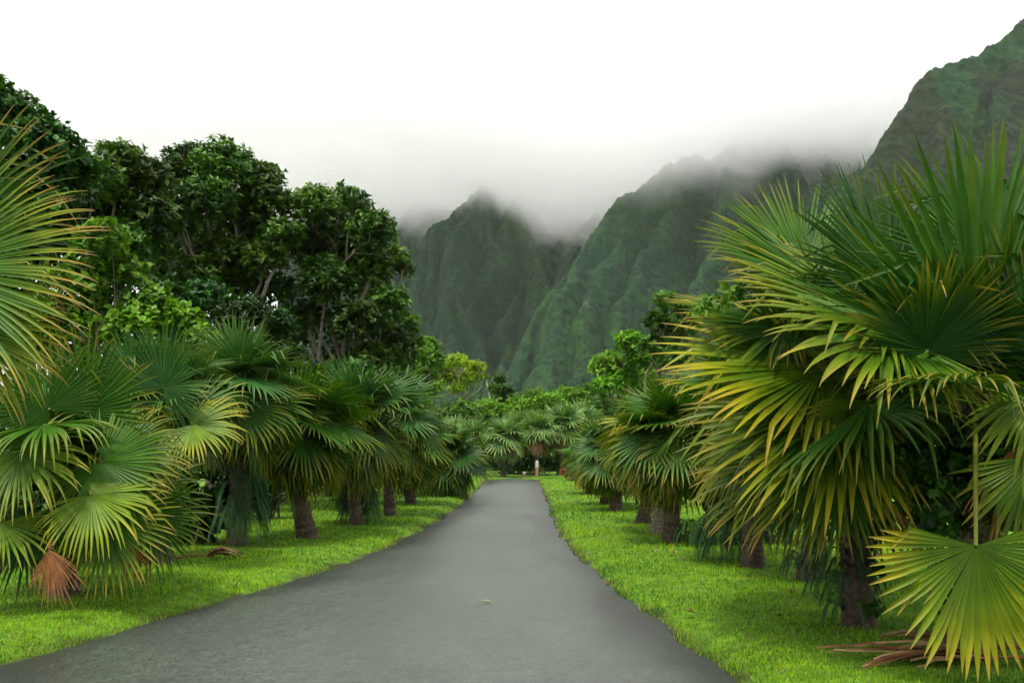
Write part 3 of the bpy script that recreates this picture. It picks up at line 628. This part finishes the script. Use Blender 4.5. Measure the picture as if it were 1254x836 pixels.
palm(G(290, 675), 3.0, 1.0, 'fan palm whose trunk is hung with drooping fern, brown fronds below its crown', n=36, seed=52, nseg=40, dead=4, green='blue', old='green', yellow=.3, tip=.4, trunk_r=.17, **lw)
palm(G(378, 664), 2.3, 1.05, 'fan palm with a clean bare dark trunk standing on the left lawn', n=34, seed=55, nseg=40, dead=1, green='green', yellow=.45, tip=.3, trunk_r=.19, boots=False, **lw)
palm(G(438, 648), 2.4, 1.1, 'dense fan palm with fern at its foot, right of the bare dark trunk', n=36, seed=58, nseg=36, dead=0, green='blue', old='green', yellow=.35, tip=.25, **lw)
palm(G(478, 636), 2.4, 1.1, 'fan palm with grey green drooping fronds in the middle of the left row', n=34, seed=61, nseg=34, dead=0, green='blue', old='green', yellow=.25, tip=.25, **lw)
palm(G(505, 622), 2.1, 1.1, 'lower fan palm past the grey green one on the left row', n=34, seed=63, nseg=32, dead=0, green='green', yellow=.3, tip=.25, **lw)
palm(G(541, 610), 1.35, 1.1, 'short bushy fan palm nearest the far bend, last on the left row', n=34, seed=66, nseg=30, dead=0, green='dark', old='green', yellow=.2, tip=.2, **lw)
# palms across the far end
for k, (px, Yd_, h, L1, n_, dd, lab, kw) in enumerate([
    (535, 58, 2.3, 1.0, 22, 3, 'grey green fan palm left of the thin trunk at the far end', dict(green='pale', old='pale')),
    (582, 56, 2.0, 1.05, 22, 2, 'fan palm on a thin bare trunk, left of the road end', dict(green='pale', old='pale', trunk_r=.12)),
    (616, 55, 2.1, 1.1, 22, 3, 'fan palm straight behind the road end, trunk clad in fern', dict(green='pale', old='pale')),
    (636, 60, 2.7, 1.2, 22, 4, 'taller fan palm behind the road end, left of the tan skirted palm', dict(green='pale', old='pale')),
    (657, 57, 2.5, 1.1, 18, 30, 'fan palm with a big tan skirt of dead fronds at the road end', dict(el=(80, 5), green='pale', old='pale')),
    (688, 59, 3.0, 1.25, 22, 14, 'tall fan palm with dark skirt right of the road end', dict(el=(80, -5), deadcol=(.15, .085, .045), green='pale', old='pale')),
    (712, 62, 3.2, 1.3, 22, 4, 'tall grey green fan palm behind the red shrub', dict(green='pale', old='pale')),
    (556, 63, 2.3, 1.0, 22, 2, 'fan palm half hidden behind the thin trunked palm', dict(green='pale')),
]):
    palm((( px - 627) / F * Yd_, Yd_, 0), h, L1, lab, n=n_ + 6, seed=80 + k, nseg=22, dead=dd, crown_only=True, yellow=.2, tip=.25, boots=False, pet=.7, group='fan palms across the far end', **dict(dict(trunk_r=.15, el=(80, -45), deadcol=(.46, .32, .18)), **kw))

# ------------------------------------------------------------------ broadleaf trees
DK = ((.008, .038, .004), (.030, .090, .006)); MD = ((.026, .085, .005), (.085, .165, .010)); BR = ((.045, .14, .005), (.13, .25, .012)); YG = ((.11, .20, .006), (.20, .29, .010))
OL = ((.012, .045, .003), (.070, .140, .007))
def gb(px, Y): return np.array([(px - 627) / F * Y, Y, float(lawn_z(np.array([(px - 627) / F * Y]), np.array([Y]))[0])])
tree('broadleaf_tree', gb(30, 24), [(-40, 120, 55), (10, 150, 48), (55, 185, 45), (80, 215, 40), (-10, 230, 60), (50, 260, 50), (5, 320, 55), (70, 300, 40)], 24, .17, DK,
     'tall dark tree at the far left with large creeper leaves', wid=.6, dens=1.0, seed=1, trunk_r=.25, mat=M_leafd, group=None)
tree('broadleaf_tree', gb(150, 29), [(150, 205, 36), (115, 225, 36), (180, 225, 34), (140, 255, 40), (185, 270, 34), (110, 275, 36), (150, 300, 36), (180, 310, 30)], 29, .2, OL,
     'round topped dark tree between the far left tree and the big crown', seed=2, trunk_r=.18, mat=M_leafd)
tree('broadleaf_tree', gb(262, 32), [(232, 205, 34), (275, 205, 38), (315, 225, 34), (205, 225, 30), (335, 255, 30), (250, 250, 40), (300, 270, 40), (215, 275, 30), (345, 290, 26), (270, 315, 36), (200, 320, 28), (325, 320, 28), (165, 300, 28), (180, 335, 28), (240, 340, 32), (300, 335, 32)], 32, .2, OL,
     'big dark tree with pale bare limbs, tallest crown left of centre', seed=4, trunk_r=.24, limb_col=(.20, .17, .13), fork=.55, mat=M_leafd)
tree('broadleaf_tree', gb(425, 33), [(385, 255, 34), (425, 255, 30), (455, 285, 32), (478, 318, 22), (495, 330, 12), (415, 300, 42), (370, 300, 36), (450, 335, 36), (475, 375, 30), (400, 350, 40), (440, 395, 36), (480, 420, 28), (380, 390, 26), (455, 440, 26)], 33, .2, OL,
     'dark leaning tree with crooked pale limb, right of the big crown', seed=5, trunk_r=.24, limb_col=(.17, .145, .11), mat=M_leafd)
tree('broadleaf_tree', gb(270, 27), [(250, 370, 34), (300, 390, 34), (340, 400, 28), (200, 360, 26), (290, 430, 30), (235, 410, 28), (350, 440, 26)], 27, .17, DK,
     'shadowy understorey tree below the big crown', seed=6, trunk_r=.12, mat=M_leafd)
shrub('climbing_creeper', [(125, 300, 34), (150, 345, 36), (95, 350, 40), (185, 380, 34), (120, 390, 40), (225, 395, 26), (60, 390, 36), (165, 410, 36), (250, 415, 22), (20, 410, 44)], 22, .17, BR,
      'bright green large leaved creeper mound on the left slope', cat='creeper', wid=.62, seed=7, up=.8, dens=1.1)
tree('broadleaf_tree', gb(505, 48), [(495, 400, 22), (512, 430, 20), (488, 440, 22), (520, 465, 18), (500, 480, 20), (530, 440, 14)], 48, .22, MD,
     'mid green tree right of the dark leaning tree', seed=8, trunk_r=.15, up=.9)
tree('broadleaf_tree', gb(535, 60), [(522, 425, 15), (515, 450, 16), (533, 448, 10), (525, 475, 16), (512, 490, 16)], 60, .24, BR,
     'small fresh green tree between the mid green and yellow trees', seed=9, trunk_r=.14, up=.9)
tree('flat_topped_tree', gb(563, 78), [(543, 452, 15), (560, 444, 16), (580, 450, 15), (552, 464, 14), (574, 464, 15), (592, 462, 9), (560, 476, 13), (540, 466, 10)], 78, .22, YG,
     'yellow green flat topped tree with thin pale trunks', seed=10, trunk_r=.14, limb_col=(.34, .29, .2), squash=.6, dens=.55, fork=.7, up=1.0)
tree('broadleaf_tree', gb(613, 85), [(613, 465, 8), (606, 478, 9), (620, 480, 9), (612, 490, 10)], 85, .26, OL,
     'small dark tree below the valley', seed=11, trunk_r=.12)
b0 = gb(598, 84); bt = empty('bare_tree', b0, 'bare pale leaning tree trunk left of the small dark tree', 'tree'); mb = MB()
tube(mb, spline([b0 - [0, 0, .1], P(602, 500, 84), P(596, 470, 84), P(598, 458, 84)], 8), np.linspace(.14, .04, 8), (.32, .28, .22), 7)
tube(mb, spline([P(599, 482, 84), P(604, 474, 84), P(606, 468, 84)], 5), np.linspace(.06, .02, 5), (.32, .28, .22), 6); mb.build('trunk', M_bark, bt, True, b0)
tree('broadleaf_tree', gb(768, 44), [(770, 420, 18), (745, 448, 22), (785, 440, 22), (765, 468, 24), (740, 475, 18), (795, 470, 22)], 44, .24, BR,
     'glossy green tree right of the valley, lower of two', seed=12, trunk_r=.2, up=.9, squash=.7)
tree('broadleaf_tree', gb(812, 40), [(815, 368, 14), (835, 378, 16), (805, 395, 18), (830, 410, 22), (800, 425, 20), (845, 400, 16), (825, 440, 22)], 40, .24, MD,
     'dark tree rising behind the right palms, taller of two', seed=13, trunk_r=.2, up=.8, squash=.7)
# canopy of the wood at the far end: separate bushes and trees
for k, (px, py, rp_, Y, cols, lab) in enumerate([
    (600, 508, 20, 72, BR, 'low green bush left of centre behind the end palms'), (640, 508, 18, 75, BR, 'bright bush in the middle behind the end palms'),
    (672, 498, 18, 74, BR, 'rounded green bush right of centre behind the end palms'), (705, 492, 16, 78, BR, 'pale green bush below the right hand tree'),
    (570, 508, 18, 70, MD, 'dark bush under the yellow green tree'), (625, 494, 12, 90, BR, 'small bush at the foot of the valley'),
    (655, 488, 12, 92, MD, 'olive bush under the pale rock scar'), (735, 500, 18, 66, MD, 'dark bush under the glossy green tree'), (545, 515, 18, 66, MD, 'green bush behind the left end palm'),
    (690, 482, 9, 100, BR, 'highest small bush on the right of the valley'), (718, 478, 8, 102, MD, 'little bush against the mountain foot')]):
    r_ = rp_ * 1.35
    shrub('bush', [(px - r_ * .6, py + 3, r_ * .62), (px + r_ * .5, py + 2, r_ * .66), (px, py - r_ * .15, r_ * .75), (px, py + r_ * .9, r_ * .9), (px - r_ * .5, py + r_ * 1.8, r_), (px + r_ * .5, py + r_ * 1.8, r_)], Y, .27, cols, lab, cat='bush', group='bushes behind the far end', seed=100 + k, up=.8)
# undergrowth between the left palms
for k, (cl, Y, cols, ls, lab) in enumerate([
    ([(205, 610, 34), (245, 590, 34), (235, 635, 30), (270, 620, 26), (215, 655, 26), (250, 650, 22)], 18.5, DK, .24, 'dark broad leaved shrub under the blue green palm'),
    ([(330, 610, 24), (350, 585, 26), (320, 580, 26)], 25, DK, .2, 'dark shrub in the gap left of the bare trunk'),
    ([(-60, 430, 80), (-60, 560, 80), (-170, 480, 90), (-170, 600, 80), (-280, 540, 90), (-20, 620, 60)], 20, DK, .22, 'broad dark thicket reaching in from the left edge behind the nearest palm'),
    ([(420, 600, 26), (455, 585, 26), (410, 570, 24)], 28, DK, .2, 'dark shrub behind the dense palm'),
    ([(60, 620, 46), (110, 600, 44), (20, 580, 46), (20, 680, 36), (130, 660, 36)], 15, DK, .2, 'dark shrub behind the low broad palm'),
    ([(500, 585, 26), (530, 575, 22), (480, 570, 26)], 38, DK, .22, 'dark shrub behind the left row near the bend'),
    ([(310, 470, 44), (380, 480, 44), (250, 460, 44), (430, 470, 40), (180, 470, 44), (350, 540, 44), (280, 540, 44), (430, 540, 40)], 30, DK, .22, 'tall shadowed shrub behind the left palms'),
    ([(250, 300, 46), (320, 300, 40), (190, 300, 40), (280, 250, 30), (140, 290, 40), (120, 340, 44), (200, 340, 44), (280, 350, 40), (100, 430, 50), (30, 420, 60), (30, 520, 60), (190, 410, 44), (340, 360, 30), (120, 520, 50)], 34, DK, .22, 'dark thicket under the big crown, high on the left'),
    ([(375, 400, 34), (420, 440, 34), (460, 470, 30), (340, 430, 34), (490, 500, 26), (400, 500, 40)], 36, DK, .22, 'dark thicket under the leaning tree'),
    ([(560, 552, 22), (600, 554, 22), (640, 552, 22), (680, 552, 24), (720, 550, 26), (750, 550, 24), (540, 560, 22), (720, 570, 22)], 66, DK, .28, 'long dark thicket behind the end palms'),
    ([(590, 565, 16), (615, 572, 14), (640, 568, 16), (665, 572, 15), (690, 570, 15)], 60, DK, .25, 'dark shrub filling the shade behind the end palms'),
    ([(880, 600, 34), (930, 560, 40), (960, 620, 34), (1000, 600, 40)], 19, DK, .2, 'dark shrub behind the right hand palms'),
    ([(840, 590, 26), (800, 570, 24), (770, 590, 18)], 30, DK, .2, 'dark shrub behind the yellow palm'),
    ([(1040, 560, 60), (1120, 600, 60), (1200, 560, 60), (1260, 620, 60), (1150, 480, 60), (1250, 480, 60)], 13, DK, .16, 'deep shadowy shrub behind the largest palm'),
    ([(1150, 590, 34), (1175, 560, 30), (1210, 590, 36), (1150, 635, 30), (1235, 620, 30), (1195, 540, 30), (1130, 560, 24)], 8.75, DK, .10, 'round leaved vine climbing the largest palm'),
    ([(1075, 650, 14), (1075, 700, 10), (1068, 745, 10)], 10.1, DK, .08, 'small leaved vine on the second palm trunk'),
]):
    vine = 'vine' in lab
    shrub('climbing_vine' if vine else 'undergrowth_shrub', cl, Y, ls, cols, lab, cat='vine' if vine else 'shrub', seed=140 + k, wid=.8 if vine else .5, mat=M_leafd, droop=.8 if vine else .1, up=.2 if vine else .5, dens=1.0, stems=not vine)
shrub('climbing_vine', [(880, 372, 20), (905, 360, 16), (862, 385, 14)], 9.9, .12, BR, 'bright pointed leaf vine spilling over the yellow tipped palm', cat='vine', seed=171, wid=.45, droop=.7, up=.2, dens=.5, base=G(990, 760), stems=False)

# ferns
def fern(base, h, n, L_, label, seed, cols=((.022, .075, .022), (.05, .13, .035)), spread=.5):
    r = rs(seed); base = np.asarray(base, float); root = empty('hanging_fern', base, label, 'fern'); mb = MB()
    for i in range(n):
        az = r.uniform(0, 2 * np.pi); o = np.array([math.cos(az), math.sin(az), 0]); z0 = h * r.uniform(.25, 1); p0 = base + o * .1 + [0, 0, z0]; Lf = L_ * r.uniform(.6, 1.1)
        Lf = Lf * .8
        pts = spline([p0, p0 + o * Lf * .35 * spread * 2 + [0, 0, .12 * Lf], p0 + o * Lf * .7 * spread * 1.6 + [0, 0, -.25 * Lf], p0 + o * Lf * .8 * spread * 1.6 + [0, 0, -.7 * Lf]], 34)
        pts[:, 2] = np.maximum(pts[:, 2], base[2] + .03)
        c0 = np.asarray(cols[0]) + (np.asarray(cols[1]) - cols[0]) * r.rand()
        tube(mb, pts[::3], np.linspace(.006, .002, len(pts[::3])), c0, 4)
        tg = unit(np.gradient(pts, axis=0)); sd = unit(np.cross(tg, np.array([0, 0, 1.]) + 0 * tg)); q = np.arange(3, 34)
        sz = Lf * .15 * np.sin(np.linspace(.5, 3.0, len(q)))
        for sg in (-1, 1):
            leaves(mb, pts[q], sd[q] * sg + tg[q] * .5 + [0, 0, -.25], np.array([0, 0, 1.]) + o * .4 + 0 * tg[q], sz, .17, np.tile(c0, (len(q), 1)) * r.uniform(.8, 1.25, (len(q), 1)), curl=.2)
    mb.build('foliage', M_leafd, root, False, base)
def gz(px, py): b_ = G(px, py); b_[2] = float(lawn_z(b_[:1], b_[1:2])[0]); return b_
fern(gz(296, 674) + [0, -.12, 0], 1.7, 120, .9, 'drooping fern wrapped round the palm trunk on the left', 1)
fern(gz(440, 645) + [0, -.1, 0], 1.0, 90, .85, 'drooping fern at the foot of the dense left palm', 2)
fern(gz(885, 690), .9, 90, .7, 'drooping fern under the brown tipped right palm', 3)
fern(gz(925, 694), 1.0, 30, .6, 'fern clinging to the right palm trunk above bare bark', 4)
fern(gz(845, 672), .5, 45, .5, 'low fern beside the dark stout right trunk', 5)
fern(gz(1020, 735), .7, 40, .55, 'grassy fern left of the second palm trunk', 6)
fern(gz(1042, 775), .8, 40, .5, 'dark fern at the foot of the second palm', 7)
fern(gz(985, 712), .6, 30, .5, 'fern wrapping the stump-like trunk of the right row', 8)
fern(np.array([(616 - 627) / F * 55, 54.8, 0]), 1.5, 40, .6, 'fern climbing the palm trunk straight behind the road end', 9)
shrub('red_shrub', [(690, 580, 5), (698, 584, 5), (702, 578, 4)], 50, .2, ((.16, .035, .015), (.30, .085, .03)), 'small red leaved shrub at the right of the road end', cat='shrub', seed=200, up=1.2)
shrub('variegated_shrub', [(722, 598, 7), (728, 608, 6), (725, 588, 5)], 41, .2, ((.35, .30, .02), (.45, .25, .03)), 'yellow orange shrub at the foot of the far right palm', cat='shrub', seed=201, up=1.0)

# marker posts at the road end
def post(px, py, Y, h, lab):
    b_ = gb(px, Y); root = empty('marker_post', b_, lab, 'post'); mb = MB(); r0 = .09
    tube(mb, [b_ - [0, 0, .1], b_ + [0, 0, h * .6]], [r0, r0 * .95], (.26, .17, .09), 8); mb.build('shaft', M_bark, root, True, b_)
    m2 = MB(); tube(m2, [b_ + [0, 0, h * .6], b_ + [0, 0, h * .92], b_ + [0, 0, h]], [r0 * 1.05, r0 * 1.0, r0 * .5], (.36, .35, .30), 8); m2.build('cap', M_stem, root, True, b_)
post(657.5, 590, 54.6, .95, 'wooden post with whitish top right of the road end')
post(641.5, 590, 54.8,   .34, 'short white topped stake at the middle of the road end')

# ------------------------------------------------------------------ fallen things
def fallen(px, py, L_, ang, lab, seed):
    b_ = gz(px, py); r = rs(seed); root = empty('fallen_frond', b_, lab, 'fallen frond'); mb = MB()
    a = np.array([math.cos(ang), math.sin(ang), .0]); p0 = b_ + [0, 0, .05]
    for i in range(16):
        d = unit(a + np.array([-a[1], a[0], 0]) * r.normal() * .16); L1 = L_ * r.uniform(.6, 1.05); s0 = p0 + a * L_ * r.uniform(0, .25)
        t = np.linspace(0, 1, 9)[:, None]; pts = s0 + d * L1 * t + np.array([0, 0, 1.]) * (.10 * np.sin(t * np.pi * r.uniform(.7, 1.2)) * r.uniform(.3, 1.4)) + r.normal(size=(9, 3)) * .008
        s = np.cross(d, [0, 0, 1.]); wd = (.035 * np.sin(np.linspace(.5, 3.1, 9)))[:, None]
        V = np.stack([pts - s * wd, pts + [0, 0, .015], pts + s * wd], 1).reshape(-1, 3); k = np.arange(8)[:, None] * 3
        f = np.concatenate([k + np.array([[0, 1, 4, 3]]), k + np.array([[1, 2, 5, 4]])]); cc = r.choice([0, 1]); col = (np.array([.17, .075, .03]), np.array([.33, .21, .10]))[cc] * r.uniform(.7, 1.2)
        mb.add(V, f, col)
    mb.build('dried_blade', M_dead, root, False, b_)
    m2 = MB(); tube(m2, spline([p0 + a * L_ * .15, p0 - a * .1 + [0, 0, .03], p0 - a * .45 + [0, 0, -.01]], 7), np.linspace(.012, .02, 7), BRN * 1.4, 6); m2.build('stalk', M_stem, root, True, b_)
fallen(1225, 822, 1.25, R(176), 'brown dried frond fallen on the grass under the largest palm', 1)
fallen(1230, 806, .9, R(155), 'tan curled frond piece leaning on the fallen brown frond', 2)
fallen(250, 694, .5, R(20), 'flat tan frond scrap on the left lawn', 3)

def litter(px, py, size, lab, seed, col=(.20, .10, .045), road=False):
    b_ = G(px, py); b_[2] = .05 if road else float(lawn_z(b_[:1], b_[1:2])[0]) + .055; r = rs(seed); mb = MB()
    th = r.uniform(0, 6.28); d = np.array([[math.cos(th), math.sin(th), .15]])
    leaves(mb, b_[None], d, np.array([[.1, .1, 1.]]), [size], .5, [np.array(col)], fold=.6, curl=-.12)
    leaves(mb, b_[None] + [[0, 0, .004]], d + [[.25, -.2, .2]], np.array([[.3, -.2, 1.]]), [size * .7], .45, [np.array(col) * .7], fold=.6, curl=-.2)
    o = mb.build('dry_leaf', M_dead, None, False, b_); o.location = b_
    tag(o, lab, 'leaf', 'dry leaves lying about')
for k, (px, py, s_, lab, road) in enumerate([
    (851, 761, .16, 'large curled brown leaf on the right grass near the road edge', 0), (970, 735, .11, 'brown leaf on the shaded right grass below the stump', 0),
    (955, 767, .12, 'brown leaf on the right grass left of the second palm', 0), (915, 713, .12, 'dark leaf on the right grass in front of the fern', 0),
    (935, 732, .10, 'tan leaf on the right grass in the middle of the shade', 0), (802, 683, .12, 'pale leaf on the right lawn below the pale trunk', 0), (825, 686, .14, 'grey twiggy leaf on the lawn left of the fern', 0),
    (745, 717, .10, 'reddish leaf at the right edge of the asphalt', 0), (812, 712, .1, 'small orange leaf on the right lawn', 0), (322, 646, .16, 'pale leaf in the shade by the bare dark trunk', 0)]):
    litter(px, py, s_, lab, 300 + k, (.34, .24, .12) if ('pale' in lab or 'tan' in lab) else (.20, .09, .04), road)
litter(602, 743, .14, 'pale sliver of leaf on the middle of the road', 330, (.5, .47, .32), True)
litter(688, 663, .13, 'white scrap at the right edge of the road', 331, (.7, .7, .68), True)

r_ = rs(91)
for k in range(16):
    yy = 7.5 + 12 * r_.rand(); b_ = np.array([float(XR(np.array([yy]))[0]) + r_.uniform(-.25, .12), yy, .05]); mb = MB(); th = r_.uniform(0, 6.28)
    leaves(mb, b_[None], np.array([[math.cos(th), math.sin(th), .1]]), np.array([[.1, .1, 1.]]), [r_.uniform(.035, .07)], .5, [np.array((.22, .12, .05)) * r_.uniform(.5, 1.4)], curl=-.15)
    o = mb.build('dry_leaf', M_dead, None, False, b_); o.location = b_
    tag(o, 'tiny dry leaf fallen along the right edge of the asphalt', 'leaf', 'tiny dry leaves along the right road edge')

# ------------------------------------------------------------------ grass
def build_grass():
    r = rs(77); pts = []
    bands = [(5.8, 9, 1500), (9, 12, 1050), (12, 16, 620), (16, 22, 320), (22, 32, 150), (32, 56, 60)]
    mb = MB()
    for y0, y1, dn in bands:
        xa, xb = -.66 * y1 - .5, .66 * y1 + .5
        nb = int((xb - xa) * (y1 - y0) * dn); x = r.uniform(xa, xb, nb); y = r.uniform(y0, y1, nb)
        d = np.maximum(XL(y) + edge_wob(y, 20) - x, x - XR(y) - edge_wob(y, 30))
        keep = (d > .0 + .10 * r.rand(nb) ** 2) & (np.abs(x) < .64 * y + .6) & (d < 9)
        keep &= r.rand(nb) < .55 + .45 * sst(-.5, .4, vnoise(x * 1.3, y * 1.3, seed=14)) + .3
        keep &= ~((x < 0) & (d < .12) & (vnoise(x * 2.5, y * 2.5, seed=17) > .0))
        x, y, d = x[keep], y[keep], d[keep]; m = len(x); z = lawn_z(x, y) - .005
        sc_ = math.sqrt(1500 / dn) ** .62
        h = (.030 + .030 * r.rand(m) ** 2) * (1 + .45 * vnoise(x * .9, y * .9, seed=15)) * min(sc_, 1.9) * np.where(d < .25, 1.1, 1)
        wd = .0045 * sc_ * r.uniform(.8, 1.5, m); th = r.uniform(0, 2 * np.pi, m); ln = r.uniform(.1, .9, m) * h; th2 = r.uniform(0, 2 * np.pi, m)
        b0 = np.stack([x - np.cos(th) * wd, y - np.sin(th) * wd, z], -1); b1 = np.stack([x + np.cos(th) * wd, y + np.sin(th) * wd, z], -1)
        tp = np.stack([x + np.cos(th2) * ln, y + np.sin(th2) * ln, z + h], -1)
        V = np.stack([b0, b1, tp], 1).reshape(-1, 3); f = np.arange(m * 3).reshape(-1, 3)
        k = np.clip(.42 + .45 * vnoise(x * .6, y * .6, seed=16) + .35 * vnoise(x * 2.3, y * 2.3, seed=18) + .55 * r.normal(size=m), -.35, 1.3)[:, None]
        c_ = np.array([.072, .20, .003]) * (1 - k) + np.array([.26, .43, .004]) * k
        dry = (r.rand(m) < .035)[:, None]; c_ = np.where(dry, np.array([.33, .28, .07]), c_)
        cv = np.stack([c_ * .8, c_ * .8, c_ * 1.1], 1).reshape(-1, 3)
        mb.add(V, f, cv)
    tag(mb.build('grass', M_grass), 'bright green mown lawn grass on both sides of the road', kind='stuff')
build_grass()
